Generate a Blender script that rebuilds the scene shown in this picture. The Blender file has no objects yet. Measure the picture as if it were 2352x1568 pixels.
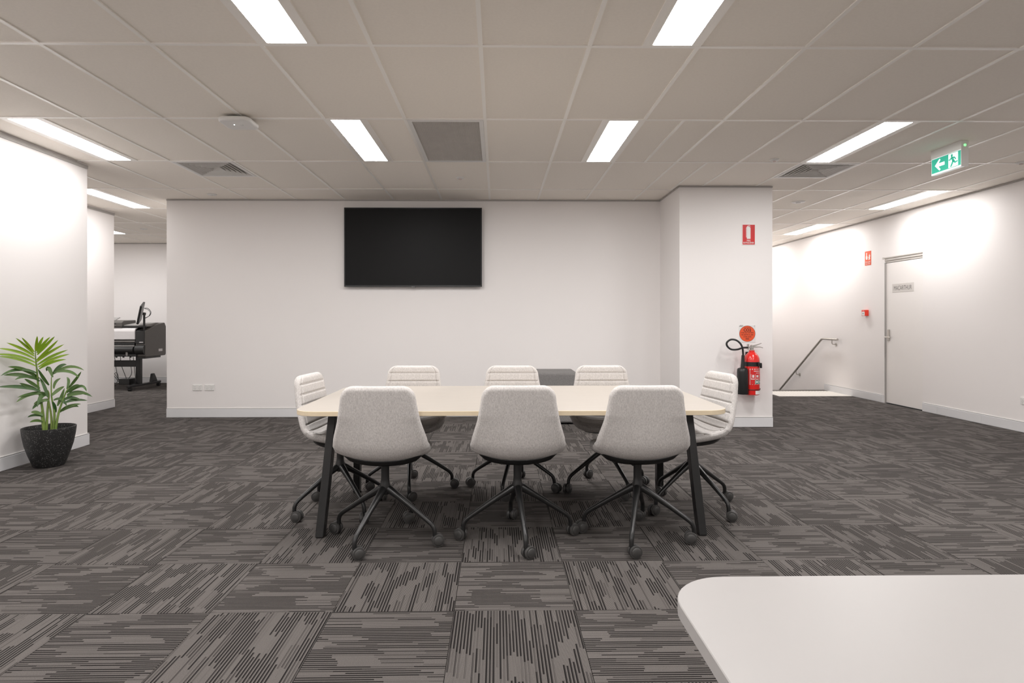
import bpy, math, random
from mathutils import Vector, Matrix
random.seed(7)
PI = math.pi
scene = bpy.context.scene
COL = scene.collection
HC = 2.704            # ceiling height
CAM_H = 1.1965

# ------------------------------------------------------------------ camera, world, exposure
cam_d = bpy.data.cameras.new('camera')
cam = bpy.data.objects.new('camera', cam_d)
COL.objects.link(cam)
cam.location = (0, 0, CAM_H)
cam.rotation_euler = (PI / 2, 0.0009, -0.0145)
cam_d.sensor_width = 36.0
cam_d.lens = 1376.3 / 2352 * 36
cam_d.shift_x = (1176 - 1161.5) / 2352
cam_d.shift_y = (736.3 - 784) / 2352
cam_d.clip_start = 0.02
scene.camera = cam

world = bpy.data.worlds.new('world')
scene.world = world
world.use_nodes = True
world.node_tree.nodes['Background'].inputs[0].default_value = (0.5, 0.5, 0.5, 1)
world.node_tree.nodes['Background'].inputs[1].default_value = 0.05
scene.view_settings.view_transform = 'Standard'
scene.view_settings.look = 'None'
scene.view_settings.gamma = 1
scene.view_settings.use_curve_mapping = False
scene.view_settings.exposure = 0.0
scene.cycles.max_bounces = 5
scene.cycles.diffuse_bounces = 5
scene.cycles.glossy_bounces = 2
scene.cycles.transmission_bounces = 1
scene.cycles.caustics_reflective = False
scene.cycles.caustics_refractive = False
scene.cycles.use_adaptive_sampling = True
scene.cycles.adaptive_threshold = 0.03
LAMP = 44.0           # radiance of the ceiling panels
LAMP_COL = (1.0, 0.977, 0.968, 1)

# ------------------------------------------------------------------ helpers
class MB:
    def __init__(s):
        s.v = []; s.f = []
    def add(s, vs, fs):
        b = len(s.v); s.v += [tuple(v) for v in vs]; s.f += [tuple(i + b for i in f) for f in fs]
        return s
    def box(s, x0, x1, y0, y1, z0, z1):
        return s.add([(x0,y0,z0),(x1,y0,z0),(x1,y1,z0),(x0,y1,z0),(x0,y0,z1),(x1,y0,z1),(x1,y1,z1),(x0,y1,z1)],
                     [(0,3,2,1),(4,5,6,7),(0,1,5,4),(1,2,6,5),(2,3,7,6),(3,0,4,7)])
    def prism(s, poly, fn, a, b):
        # poly: list of 2D points, fn(p, t) -> 3D
        n = len(poly)
        vs = [fn(p, a) for p in poly] + [fn(p, b) for p in poly]
        fs = [tuple(range(n))[::-1], tuple(range(n, 2*n))] + [(i, (i+1) % n, n + (i+1) % n, n + i) for i in range(n)]
        return s.add(vs, fs)
    def tube(s, pts, r, n=10, cap=True):
        pts = [Vector(p) for p in pts]
        rs = r if isinstance(r, (list, tuple)) else [r] * len(pts)
        vs = []; fs = []
        t0 = (pts[1] - pts[0]).normalized()
        ref = Vector((0,0,1)) if abs(t0.z) < .9 else Vector((1,0,0))
        nrm = t0.cross(ref).normalized()
        for i, p in enumerate(pts):
            if i == 0: t = (pts[1]-pts[0])
            elif i == len(pts)-1: t = (pts[-1]-pts[-2])
            else: t = (pts[i+1]-pts[i]).normalized() + (pts[i]-pts[i-1]).normalized()
            t.normalize()
            nrm = (nrm - t * nrm.dot(t)).normalized()
            bi = t.cross(nrm)
            for k in range(n):
                a = 2*PI*k/n
                vs.append(p + (nrm*math.cos(a) + bi*math.sin(a)) * rs[i])
        m = len(pts)
        for i in range(m-1):
            for k in range(n):
                fs.append((i*n+k, i*n+(k+1) % n, (i+1)*n+(k+1) % n, (i+1)*n+k))
        if cap:
            fs.append(tuple(range(n))[::-1]); fs.append(tuple((m-1)*n+k for k in range(n)))
        return s.add(vs, fs)
    def lathe(s, prof, n=24, c=(0,0,0), axis='z', cap=True):
        vs = []; fs = []
        for r, h in prof:
            for k in range(n):
                a = 2*PI*k/n; x = r*math.cos(a); y = r*math.sin(a)
                if axis == 'z': p = (x, y, h)
                elif axis == 'y': p = (x, h, y)
                else: p = (h, x, y)
                vs.append((p[0]+c[0], p[1]+c[1], p[2]+c[2]))
        m = len(prof)
        for i in range(m-1):
            for k in range(n):
                fs.append((i*n+k, i*n+(k+1) % n, (i+1)*n+(k+1) % n, (i+1)*n+k))
        if cap:
            fs.append(tuple(range(n))[::-1]); fs.append(tuple((m-1)*n+k for k in range(n)))
        return s.add(vs, fs)
    def mesh(s, name, m, smooth=None):
        me = bpy.data.meshes.new(name); me.from_pydata(s.v, [], s.f); me.update()
        bm_fix(me)
        if m is not None: me.materials.append(m)
        if smooth is not None:
            me.polygons.foreach_set('use_smooth', [True]*len(me.polygons))
            me.set_sharp_from_angle(angle=math.radians(smooth))
        return me
    def build(s, name, m, parent=None, smooth=None, bevel=0, seg=2, loc=None, rot=None):
        return obj(name, s.mesh(name, m, smooth), parent, bevel, seg, loc, rot)

import bmesh
def bm_fix(me):
    bm = bmesh.new(); bm.from_mesh(me)
    bmesh.ops.recalc_face_normals(bm, faces=bm.faces)
    bm.to_mesh(me); bm.free()

def obj(name, me, parent=None, bevel=0, seg=2, loc=None, rot=None):
    o = bpy.data.objects.new(name, me); COL.objects.link(o)
    if parent: o.parent = parent
    if loc: o.location = loc
    if rot: o.rotation_euler = rot
    if bevel:
        b = o.modifiers.new('bevel', 'BEVEL'); b.width = bevel; b.segments = seg; b.limit_method = 'ANGLE'
        b.angle_limit = math.radians(40); b.harden_normals = False
    return o

def tag(o, label, cat, group=None):
    o['label'] = label; o['category'] = cat
    if group: o['group'] = group
    return o
def struct(o, label=None):
    o['kind'] = 'structure'
    if label: o['label'] = label
    return o
def thing(name, label, cat, loc=(0,0,0), rz=0, group=None):
    o = bpy.data.objects.new(name, None); COL.objects.link(o)
    o.location = loc; o.rotation_euler = (0, 0, rz); o.empty_display_size = .1
    return tag(o, label, cat, group)
def copy_tree(o, parent=None):
    c = o.copy(); COL.objects.link(c)
    if parent is not None: c.parent = parent
    for ch in o.children: copy_tree(ch, c)
    return c

def catmull(pts, n):
    out = []
    P = [Vector(p) for p in pts]
    for i in range(len(P)-1):
        p0 = P[max(i-1,0)]; p1 = P[i]; p2 = P[i+1]; p3 = P[min(i+2, len(P)-1)]
        for k in range(n):
            t = k/n
            out.append(.5*((2*p1)+(p2-p0)*t+(2*p0-5*p1+4*p2-p3)*t*t+(3*p1-p0-3*p2+p3)*t**3))
    out.append(P[-1])
    return out

def text_mesh(txt, m, width=None, height=None, extrude=0.0004, bold=0.0, spacing=1.0):
    cu = bpy.data.curves.new('lettering', 'FONT'); cu.body = txt; cu.size = 1; cu.align_x = 'CENTER'
    cu.resolution_u = 3; cu.offset = bold; cu.space_character = spacing
    t = bpy.data.objects.new('lettering', cu); COL.objects.link(t)
    dg = bpy.context.evaluated_depsgraph_get(); dg.update()
    me = bpy.data.meshes.new_from_object(t.evaluated_get(dg))
    bpy.data.objects.remove(t)
    xs = [v.co.x for v in me.vertices]; ys = [v.co.y for v in me.vertices]
    w = max(xs)-min(xs); h = max(ys)-min(ys); cx = (max(xs)+min(xs))/2; cy = (max(ys)+min(ys))/2
    sx = width/w if width else height/h
    sy = height/h if height else sx
    for v in me.vertices: v.co = ((v.co.x-cx)*sx, (v.co.y-cy)*sy, 0)
    me.materials.clear(); me.materials.append(m)
    return me

# ------------------------------------------------------------------ materials
def nodes(m):
    m.use_nodes = True
    return m.node_tree.nodes, m.node_tree.links, m.node_tree.nodes['Principled BSDF']
def mat(name, col, rough=.5, metal=0, var=.06, scale=8, bump=0, bscale=200, spec=None, coat=0):
    m = bpy.data.materials.new(name); N, L, B = nodes(m)
    B.inputs['Roughness'].default_value = rough; B.inputs['Metallic'].default_value = metal
    if spec is not None: B.inputs['Specular IOR Level'].default_value = spec
    if coat: B.inputs['Coat Weight'].default_value = coat
    tc = N.new('ShaderNodeTexCoord'); nz = N.new('ShaderNodeTexNoise'); nz.inputs['Scale'].default_value = scale
    nz.inputs['Detail'].default_value = 1
    L.new(tc.outputs['Object'], nz.inputs['Vector'])
    mx = N.new('ShaderNodeMix'); mx.data_type = 'RGBA'
    mx.inputs[6].default_value = (*[c*(1-var) for c in col], 1)
    mx.inputs[7].default_value = (*[min(1, c*(1+var)) for c in col], 1)
    L.new(nz.outputs['Fac'], mx.inputs[0]); L.new(mx.outputs[2], B.inputs['Base Color'])
    if bump:
        n2 = N.new('ShaderNodeTexNoise'); n2.inputs['Scale'].default_value = bscale; n2.inputs['Detail'].default_value = 0
        L.new(tc.outputs['Object'], n2.inputs['Vector'])
        bp = N.new('ShaderNodeBump'); bp.inputs['Strength'].default_value = bump; bp.inputs['Distance'].default_value = .002
        L.new(n2.outputs['Fac'], bp.inputs['Height']); L.new(bp.outputs[0], B.inputs['Normal'])
    return m
def emit(name, col, strength, base=(.8,.8,.8)):
    m = bpy.data.materials.new(name); N, L, B = nodes(m)
    B.inputs['Base Color'].default_value = (*base, 1)
    B.inputs['Emission Color'].default_value = col; B.inputs['Emission Strength'].default_value = strength
    return m

M = {}
M['paint'] = mat('wall_paint', (.875,.845,.83), .7, var=.012, scale=1.2)
M['ceil_tile'] = mat('ceiling_tile', (.93,.875,.80), .85, var=.03, scale=60, bump=.25, bscale=420)
M['tee'] = mat('tee_white', (.96,.93,.88), .28, var=.01)
M['alu'] = mat('skirting_grey', (.77,.77,.78), .4, metal=.05, var=.02)
M['grooveshade'] = mat('groove_shade_grey', (.16,.155,.15), .6, var=.03)
M['trimgrey'] = mat('trim_grey', (.42,.40,.38), .5, var=.03)
M['white'] = mat('white_plastic', (.80,.79,.77), .4, var=.015)
M['dark'] = mat('slab_dark', (.05,.046,.043), .9)
for_lamps = lambda m: (setattr(m.cycles, 'emission_sampling', 'FRONT'), m)[1]
M['lamp'] = emit('lamp_diffuser', LAMP_COL, LAMP)
M['lamp_wall'] = emit('lamp_diffuser_dimmed', LAMP_COL, LAMP*.72)
M['lamp_left'] = emit('lamp_diffuser_low', LAMP_COL, LAMP*.58)
M['steel'] = mat('brushed_steel', (.55,.52,.48), .32, metal=.9, var=.05, scale=40)
M['blackmetal'] = mat('black_metal', (.014,.014,.014), .3, var=.1, spec=.5)
M['blackplastic'] = mat('black_plastic', (.014,.014,.014), .38, var=.1)
M['charcoal'] = mat('charcoal_plastic', (.055,.053,.051), .45, var=.08)
M['doorpaint'] = mat('door_paint', (.875,.845,.82), .5, var=.012, scale=2)
M['whitetop'] = mat('white_laminate', (.405,.387,.377), .42, var=.01, scale=3)
M['cream'] = mat('cream_studs', (.82,.79,.74), .5, var=.03)

def m_wood():
    m = bpy.data.materials.new('maple_laminate'); N, L, B = nodes(m)
    B.inputs['Roughness'].default_value = .38
    tc = N.new('ShaderNodeTexCoord'); mp = N.new('ShaderNodeMapping'); mp.inputs['Scale'].default_value = (1.5, 26, 26)
    nz = N.new('ShaderNodeTexNoise'); nz.inputs['Scale'].default_value = 2.2; nz.inputs['Detail'].default_value = 5; nz.inputs['Distortion'].default_value = .4
    cr = N.new('ShaderNodeValToRGB')
    cr.color_ramp.elements[0].position = .25; cr.color_ramp.elements[0].color = (.44,.40,.355,1)
    cr.color_ramp.elements[1].position = .75; cr.color_ramp.elements[1].color = (.485,.443,.392,1)
    L.new(tc.outputs['Object'], mp.inputs[0]); L.new(mp.outputs[0], nz.inputs['Vector']); L.new(nz.outputs['Fac'], cr.inputs[0]); L.new(cr.outputs[0], B.inputs['Base Color'])
    return m
for k in ('lamp','lamp_wall','lamp_left'): for_lamps(M[k])
M['wood'] = m_wood()
M['woodedge'] = mat('maple_edge', (.74,.62,.44), .5, var=.05, scale=30)

def m_fabric(name, c0, c1):
    m = bpy.data.materials.new(name); N, L, B = nodes(m)
    B.inputs['Roughness'].default_value = .92; B.inputs['Specular IOR Level'].default_value = .15
    B.inputs['Sheen Weight'].default_value = .12
    tc = N.new('ShaderNodeTexCoord')
    mp = N.new('ShaderNodeMapping'); mp.inputs['Scale'].default_value = (1, 1, .45)
    n1 = N.new('ShaderNodeTexNoise'); n1.inputs['Scale'].default_value = 430; n1.inputs['Detail'].default_value = 3
    n2 = N.new('ShaderNodeTexNoise'); n2.inputs['Scale'].default_value = 190; n2.inputs['Detail'].default_value = 4
    L.new(tc.outputs['Object'], mp.inputs[0]); L.new(mp.outputs[0], n1.inputs['Vector']); L.new(mp.outputs[0], n2.inputs['Vector'])
    ad = N.new('ShaderNodeMath'); ad.operation = 'ADD'; L.new(n1.outputs['Fac'], ad.inputs[0]); L.new(n2.outputs['Fac'], ad.inputs[1])
    cr = N.new('ShaderNodeValToRGB'); cr.color_ramp.elements[0].position = .72; cr.color_ramp.elements[1].position = 1.2
    mu = N.new('ShaderNodeMath'); mu.operation = 'MULTIPLY'; mu.inputs[1].default_value = .5; L.new(ad.outputs[0], mu.inputs[0])
    cr.color_ramp.elements[0].position = .36; cr.color_ramp.elements[1].position = .62
    cr.color_ramp.elements[0].color = (*c0, 1); cr.color_ramp.elements[1].color = (*c1, 1)
    L.new(mu.outputs[0], cr.inputs[0]); L.new(cr.outputs[0], B.inputs['Base Color'])
    bp = N.new('ShaderNodeBump'); bp.inputs['Strength'].default_value = .35; bp.inputs['Distance'].default_value = .002
    L.new(n1.outputs['Fac'], bp.inputs['Height']); L.new(bp.outputs[0], B.inputs['Normal'])
    return m
M['fabric'] = m_fabric('grey_melange_fabric', (.47,.445,.43), (.69,.66,.635))
M['ottoman'] = m_fabric('mid_grey_fabric', (.15,.145,.14), (.25,.24,.235))

def m_carpet():
    m = bpy.data.materials.new('carpet_tile'); N, L, B = nodes(m)
    B.inputs['Roughness'].default_value = .97; B.inputs['Specular IOR Level'].default_value = .1
    def math_(op, a, b=None, c=None):
        n = N.new('ShaderNodeMath'); n.operation = op
        for i, v in enumerate((a, b, c)):
            if v is None: continue
            if isinstance(v, (int, float)): n.inputs[i].default_value = v
            else: L.new(v, n.inputs[i])
        return n.outputs[0]
    uv = N.new('ShaderNodeUVMap'); uv.uv_map = 'UVMap'
    sp = N.new('ShaderNodeSeparateXYZ'); L.new(uv.outputs[0], sp.inputs[0])
    oi = N.new('ShaderNodeObjectInfo'); rnd = oi.outputs['Random']
    P = .5/41
    x = math_('DIVIDE', sp.outputs['X'], P)
    x = math_('ADD', x, math_('MULTIPLY', math_('FLOOR', math_('MULTIPLY', rnd, 97)), 64))
    y = math_('ADD', sp.outputs['Y'], math_('MULTIPLY', rnd, 20))
    idx = math_('FLOOR', x); fr = math_('FRACT', x)
    def white(a, b):
        cb = N.new('ShaderNodeCombineXYZ'); L.new(a, cb.inputs[0]); L.new(b, cb.inputs[1])
        w = N.new('ShaderNodeTexWhiteNoise'); w.noise_dimensions = '2D'; L.new(cb.outputs[0], w.inputs['Vector'])
        return w.outputs['Value']
    zero = math_('MULTIPLY', idx, 0.0)
    grp = math_('FLOOR', math_('DIVIDE', math_('ADD', idx, math_('MULTIPLY', white(idx, math_('ADD', zero, 7.5)), 2.0)), 3.0))
    goff = math_('MULTIPLY', white(grp, math_('ADD', zero, 3.5)), 9.0)
    ioff = math_('MULTIPLY', white(idx, math_('ADD', zero, 1.5)), 1.0)
    seg = math_('FLOOR', math_('ADD', math_('ADD', math_('DIVIDE', y, .15), goff), math_('MULTIPLY', ioff, .35)))
    sn = white(idx, math_('ADD', seg, .5))
    gn = white(grp, math_('ADD', seg, 40.5))
    lvl = math_('ADD', math_('MULTIPLY', sn, .4), math_('MULTIPLY', gn, .6))
    on = N.new('ShaderNodeMapRange'); on.inputs['From Min'].default_value = .30; on.inputs['From Max'].default_value = .54; L.new(lvl, on.inputs['Value'])
    band = N.new('ShaderNodeMapRange'); band.interpolation_type = 'SMOOTHSTEP'
    # dark band occupies about half the pitch
    tri = math_('ABSOLUTE', math_('SUBTRACT', fr, .5))
    band.inputs['From Min'].default_value = .22; band.inputs['From Max'].default_value = .32
    band.inputs['To Min'].default_value = 1; band.inputs['To Max'].default_value = 0
    L.new(tri, band.inputs['Value'])
    ribs = math_('MULTIPLY', math_('ADD', math_('SINE', math_('MULTIPLY', x, 2*PI*3)), 1.0), .5)
    tc = N.new('ShaderNodeTexCoord')
    nz = N.new('ShaderNodeTexNoise'); nz.inputs['Scale'].default_value = 420; nz.inputs['Detail'].default_value = 1
    L.new(uv.outputs[0], nz.inputs['Vector'])
    dark = math_('MULTIPLY', band.outputs[0], on.outputs[0])
    d2 = math_('MULTIPLY', math_('SUBTRACT', 1.0, ribs), .82)
    fac = math_('MAXIMUM', dark, d2)
    mx = N.new('ShaderNodeMix'); mx.data_type = 'RGBA'
    mx.inputs[6].default_value = (.186,.169,.159,1); mx.inputs[7].default_value = (.0175,.0155,.0148,1)
    L.new(fac, mx.inputs[0])
    mul = N.new('ShaderNodeMix'); mul.data_type = 'RGBA'; mul.blend_type = 'MULTIPLY'; mul.inputs[0].default_value = 1
    val = math_('MULTIPLY', math_('ADD', .55, math_('MULTIPLY', nz.outputs['Fac'], .9)), math_('ADD', .9, math_('MULTIPLY', rnd, .18)))
    cb = N.new('ShaderNodeCombineColor')
    for i in range(3): L.new(val, cb.inputs[i])
    L.new(mx.outputs[2], mul.inputs[6]); L.new(cb.outputs[0], mul.inputs[7]); L.new(mul.outputs[2], B.inputs['Base Color'])
    return m
M['carpet'] = m_carpet()

# ------------------------------------------------------------------ the shell of the place
XL, XR = -3.96, 5.62          # left and right walls
YB = 7.50                     # back wall with the screen
YP = 6.70                     # pillar front
XP0, XP1 = 2.05, 3.10         # pillar sides
XK = -4.10                    # left end of the back wall
XC, YC0, YC1 = -5.33, 5.85, 8.42   # second wall on the left
YF = 11.70                    # far wall behind the plotter
YR = -4.0                     # wall behind the camera
XF = -10.0
XS, YS = 4.40, 10.20          # stairwell
YE = 14.0
HT = HC + .12
DY0, DY1, DH = 7.83, 8.61, 2.105   # door opening in the right wall

FLOOR_R = [(XL,XR,YR,YC0),(XC,XR,YC0,YP),(XC,XP0,YP,YB),(XP1,XR,YP,YB),(XC,XK,YB,YC1),(XP1,XR,YB,YS),(XF,XK,YC1,YF)]
CEIL_R = FLOOR_R + [(XS,XR,YS,YE)]

def wall(name, *boxes):
    b = MB()
    for bx in boxes: b.box(*bx)
    return struct(b.build(name, M['paint']))
wall('wall_left', (XC,XL,YR,YC0,0,HT))
wall('wall_corridor', (XC-.12,XC,YC0-.3,YC1,0,HT))
wall('wall_back', (XK,XP1,YB,YE,0,HT))
wall('wall_pillar', (XP0,XP1,YP,YB,0,HT))
wall('wall_far', (XF,XK,YF,YF+.12,0,HT))
wall('wall_plotter_room', (XF-.12,XF,YC1-1,YF+.12,0,HT), (XF,XC-.12,YC1-.12,YC1,0,HT))
wall('wall_rear', (XL,XR+.12,YR-.12,YR,0,HT))
wall('wall_right', (XR,XR+.14,YR,DY0,0,HT), (XR,XR+.14,DY1,YS,0,HT), (XR,XR+.14,DY0,DY1,DH,HT),
     (XR,XR+.14,YS,YE,-2.2,HT))
wall('wall_stairwell', (XP1,XS,YS,YE,-2.2,HT))
wall('wall_stair_end', (XS,XR,YE,YE+.12,-2.2,HT))
# stairs going down along the right wall
b = MB()
for k in range(9):
    b.box(XS, XR, YS+.27*k, YS+.27*(k+1), -2.2, -.185*(k+1))
b.box(XS, XR, YS+.27*9, YE, -2.2, -.185*10)
struct(b.build('stairs', mat('stair_carpet', (.06,.055,.052), .95, var=.2, scale=60)))

# floor slab, carpet tiles as its children
b = MB()
for r in FLOOR_R: b.box(r[0], r[1], r[2], r[3], -.15, -.006)
floor = struct(b.build('floor', M['dark']))
def clip(rects, x0, x1, y0, y1):
    out = []
    for r in rects:
        a, c, d, e = max(x0, r[0]), min(x1, r[1]), max(y0, r[2]), min(y1, r[3])
        if c-a > .004 and e-d > .004: out.append((a, c, d, e))
    return out
TX0, TY0, TS = -.178, 2.475, .5
def carpet_pieces(rects, ox, oy, vert):
    """verts, faces, uvs of a tile (chamfered edge), clipped to the room"""
    vs, fs, uvs = [], [], []
    g, h = .0004, .0009
    for a, c, d, e in rects:
        n = len(vs)
        vs += [(a+g,d+g,-.006),(c-g,d+g,-.006),(c-g,e-g,-.006),(a+g,e-g,-.006)]
        vs += [(a+g+h,d+g+h,0),(c-g-h,d+g+h,0),(c-g-h,e-g-h,0),(a+g+h,e-g-h,0)]
        for q in ((4,5,6,7),(0,1,5,4),(1,2,6,5),(2,3,7,6),(3,0,4,7)): fs.append(tuple(n+i for i in q))
    return vs, fs
def carpet_mesh(vs, fs, uvf):
    me = bpy.data.meshes.new('carpet_tile'); me.from_pydata(vs, [], fs); me.update()
    uvl = me.uv_layers.new(name='UVMap')
    for lp in me.loops: uvl.data[lp.index].uv = uvf(me.vertices[lp.vertex_index].co, lp.index)
    me.materials.append(M['carpet'])
    return me
vs, fs = carpet_pieces([(0,TS,0,TS)], 0, 0, True)
full_mesh = [carpet_mesh(vs, fs, lambda c, i: (c.x, c.y)), carpet_mesh(vs, fs, lambda c, i: (c.y, c.x))]
nt = 0; rv, rf, ruv = [], [], []
cells = []
for i in range(-21, 13):
    for j in range(-14, 20):
        x0, y0 = TX0+i*TS, TY0+j*TS
        rc = clip(FLOOR_R, x0, x0+TS, y0, y0+TS)
        if rc: cells.append((math.hypot(x0+.25, y0+.25), i, j, x0, y0, rc))
cells.sort()
for dist, i, j, x0, y0, rc in cells:
    vert = (i+j) % 2 != 0
    full = abs(sum((c-a)*(e-d) for a, c, d, e in rc) - TS*TS) < 1e-4
    inview = y0+TS > 1.7 and abs(x0+.25) < .88*(y0+.5)+.45 and not (x0 < -7.6) and nt < 300
    if inview:
        nt += 1
        if full: me = full_mesh[0 if vert else 1]
        else:
            rr = [(a-x0, c-x0, d-y0, e-y0) for a, c, d, e in rc]
            vs, fs = carpet_pieces(rr, 0, 0, vert)
            me = carpet_mesh(vs, fs, (lambda c, i: (c.x, c.y)) if vert else (lambda c, i: (c.y, c.x)))
        o = obj('carpet_tile', me, floor, loc=(x0, y0, 0))
    else:
        n = len(rv)
        vs, fs = carpet_pieces(rc, 0, 0, vert)
        rv += vs; rf += [tuple(n+k for k in q) for q in fs]
        k1, k2 = (i*7+j*13) % 50, (i*3+j*5) % 40
        ruv += [((v[0]-x0+k1*.5, v[1]-y0+k2*.5) if vert else (v[1]-y0+k1*.5, v[0]-x0+k2*.5)) for v in vs]
if rv:
    me = bpy.data.meshes.new('carpet_tile'); me.from_pydata(rv, [], rf); me.update()
    uvl = me.uv_layers.new(name='UVMap')
    for lp in me.loops: uvl.data[lp.index].uv = ruv[lp.vertex_index]
    me.materials.append(M['carpet'])
    o = obj('outlying_carpet_tiles', me, floor); o['kind'] = 'stuff'

# ceiling: slab above, tee rails and lay-in tiles
b = MB()
for r in CEIL_R: b.box(r[0], r[1], r[2], r[3], HC+.10, HC+.16)
ceiling = struct(b.build('ceiling', M['dark']))
CX0, CY0 = -.089, 3.294
cxf = lambda i: CX0+.6*i
cyf = lambda j: CY0+1.2*j
LIGHTS = [(-2,-1),(1.5,-1),(-2,1),(1.5,1),(-6,1),(5,1),(-8,3),(8.5,3),(8.5,5),(-11,5),     # in view
          (-6,-1),(5,-1),(-2,-3),(-6,-3),(5,-3),(-2,-5),(1.5,-5),(-6,-5),(5,-5),(-14,5),(8.5,7)]  # unseen panels continuing the grid, added to light the room
VENTS = [(-5,2),(5,2)]
GRILLE = (-1,1)
rail = MB()
TW = .012
# tee rails: main runners along Y, cross rails along X, clipped to the rooms
def rail_objs(x0, x1, y0, y1, along):
    for a, c, d, e in clip(CEIL_R, x0, x1, y0, y1):
        mb = MB(); mb.box(a, c, d, e, HC-.0005 if along == 'x' else HC, HC+.012)
        mb.box((a+c)/2-.002 if along == 'y' else a, (a+c)/2+.002 if along == 'y' else c,
               d if along == 'y' else (d+e)/2-.002, e if along == 'y' else (d+e)/2+.002, HC+.012, HC+.05)
        mb.build('tee_rail', M['tee'], ceiling)
for i in range(-16, 10): rail_objs(cxf(i)-TW, cxf(i)+TW, YR, YE, 'y')
for j in range(-6, 10): rail_objs(XF, XR, cyf(j)-TW, cyf(j)+TW, 'x')
tiles = []
used = set()
for c, j in LIGHTS:
    i = math.floor(c); used.add((i, j))
    if c == i: tiles.append((cxf(i+.5), cxf(i+1), cyf(j), cyf(j+1)))
    else: tiles.append((cxf(i), cxf(i+.5), cyf(j), cyf(j+1)))
    rail_objs(cxf(i+.5)-TW, cxf(i+.5)+TW, cyf(j)+TW, cyf(j+1)-TW, 'y')
for i, j in VENTS:
    used.add((i, j)); tiles.append((cxf(i), cxf(i+1), cyf(j+.5), cyf(j+1)))
    rail_objs(cxf(i)+TW, cxf(i+1)-TW, cyf(j+.5)-TW, cyf(j+.5)+TW, 'x')
used.add(GRILLE)
for i, j in ((2,1),(3,2)):
    used.add((i, j)); tiles += [(cxf(i), cxf(i+.5), cyf(j), cyf(j+1)), (cxf(i+.5), cxf(i+1), cyf(j), cyf(j+1))]
    rail_objs(cxf(i+.5)-TW, cxf(i+.5)+TW, cyf(j)+TW, cyf(j+1)-TW, 'y')
for i in range(-18, 11):
    for j in range(-7, 10):
        if (i, j) not in used: tiles.append((cxf(i), cxf(i+1), cyf(j), cyf(j+1)))
rest = MB(); nct = 0
tile_cache = {}
for x0, x1, y0, y1 in tiles:
    for a, c, d, e in clip(CEIL_R, x0+.003, x1-.003, y0+.003, y1-.003):
        if e > 1.9 and a > -9.5 and c < .95*e+1.2 and nct < 290:
            key = (round(c-a, 4), round(e-d, 4)); nct += 1
            if key not in tile_cache:
                mb = MB(); mb.box(0, c-a, 0, e-d, 0, .015); tile_cache[key] = mb.mesh('ceiling_tile', M['ceil_tile'])
            obj('ceiling_tile', tile_cache[key], ceiling, loc=(a, d, HC+.006))
        else: rest.box(a, c, d, e, HC+.006, HC+.021)
o = rest.build('outlying_ceiling_tiles', M['ceil_tile'], ceiling); o['kind'] = 'stuff'

# perimeter trims at the tops of the walls
def trim(k, *boxes, m='trimgrey'):
    b = MB()
    for bx in boxes: b.box(*bx)
    struct(b.build('trim_%d' % k, M[m]))
trim(1, (XL,XL+.010,YR,YC0,HC-.040,HC-.008))
trim(2, (XC,XC+.010,YC0,YC1,HC-.040,HC-.008))
trim(3, (XK,XP0-.012,YB-.012,YB,HC-.012,HC-.001), (XP0-.012,XP0,YP-.012,YB,HC-.012,HC-.001), (XP0,XP1,YP-.012,YP,HC-.012,HC-.001))
trim(4, (XR-.012,XR,YR,YE,HC-.014,HC-.001))
trim(5, (XF,XK,YF-.012,YF,HC-.014,HC-.001))

# skirting boards: a grey metal face with a lip on top; groove shade painted as a dark strip
def skirting(name, segs, h=.105):
    b = MB()
    for x0, x1, y0, y1 in segs:
        b.box(x0, x1, y0, y1, .001, h)
    o = struct(b.build(name, M['alu'], bevel=.002, seg=1))
    lip = MB()
    for x0, x1, y0, y1 in segs:
        dx, dy = (x1-x0), (y1-y0)
        t = .006
        if dx < dy: lip.box(x0+(t if x0 != XL and x0 != XC else 0), x1-(0 if x0 != XL and x0 != XC else t), y0, y1, h+.004, h+.010)
        else: lip.box(x0, x1, y0+t, y1, h+.004, h+.010)
    l = lip.build('lip', M['white'], o)
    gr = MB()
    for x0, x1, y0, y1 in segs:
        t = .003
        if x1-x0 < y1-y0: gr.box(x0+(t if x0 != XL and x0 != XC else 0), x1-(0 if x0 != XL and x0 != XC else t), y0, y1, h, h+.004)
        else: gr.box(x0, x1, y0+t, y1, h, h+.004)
    gr.build('painted_shadow_line', M['grooveshade'], o)
    return o
K = .013
skirting('baseboard_left', [(XL,XL+K,YR,YC0+K)])
skirting('baseboard_corridor', [(XC,XC+K,YC0,YC1)])
skirting('baseboard_back', [(XK,XP0-K,YB-K,YB)])
skirting('baseboard_pillar', [(XP0,XP1,YP-K,YP), (XP0-K,XP0,YP-K,YB)])
skirting('baseboard_right', [(XR-K,XR,YR,6.86), (XR-K,XR,6.861,7.56), (XR-K,XR,7.561,DY0-.005)])
skirting('baseboard_landing', [(XR-K,XR,DY1+.06,YS), (XR-K,XR,DY1+.005,DY1+.058)])
skirting('baseboard_far', [(XF,XK,YF-K,YF)])

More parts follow.
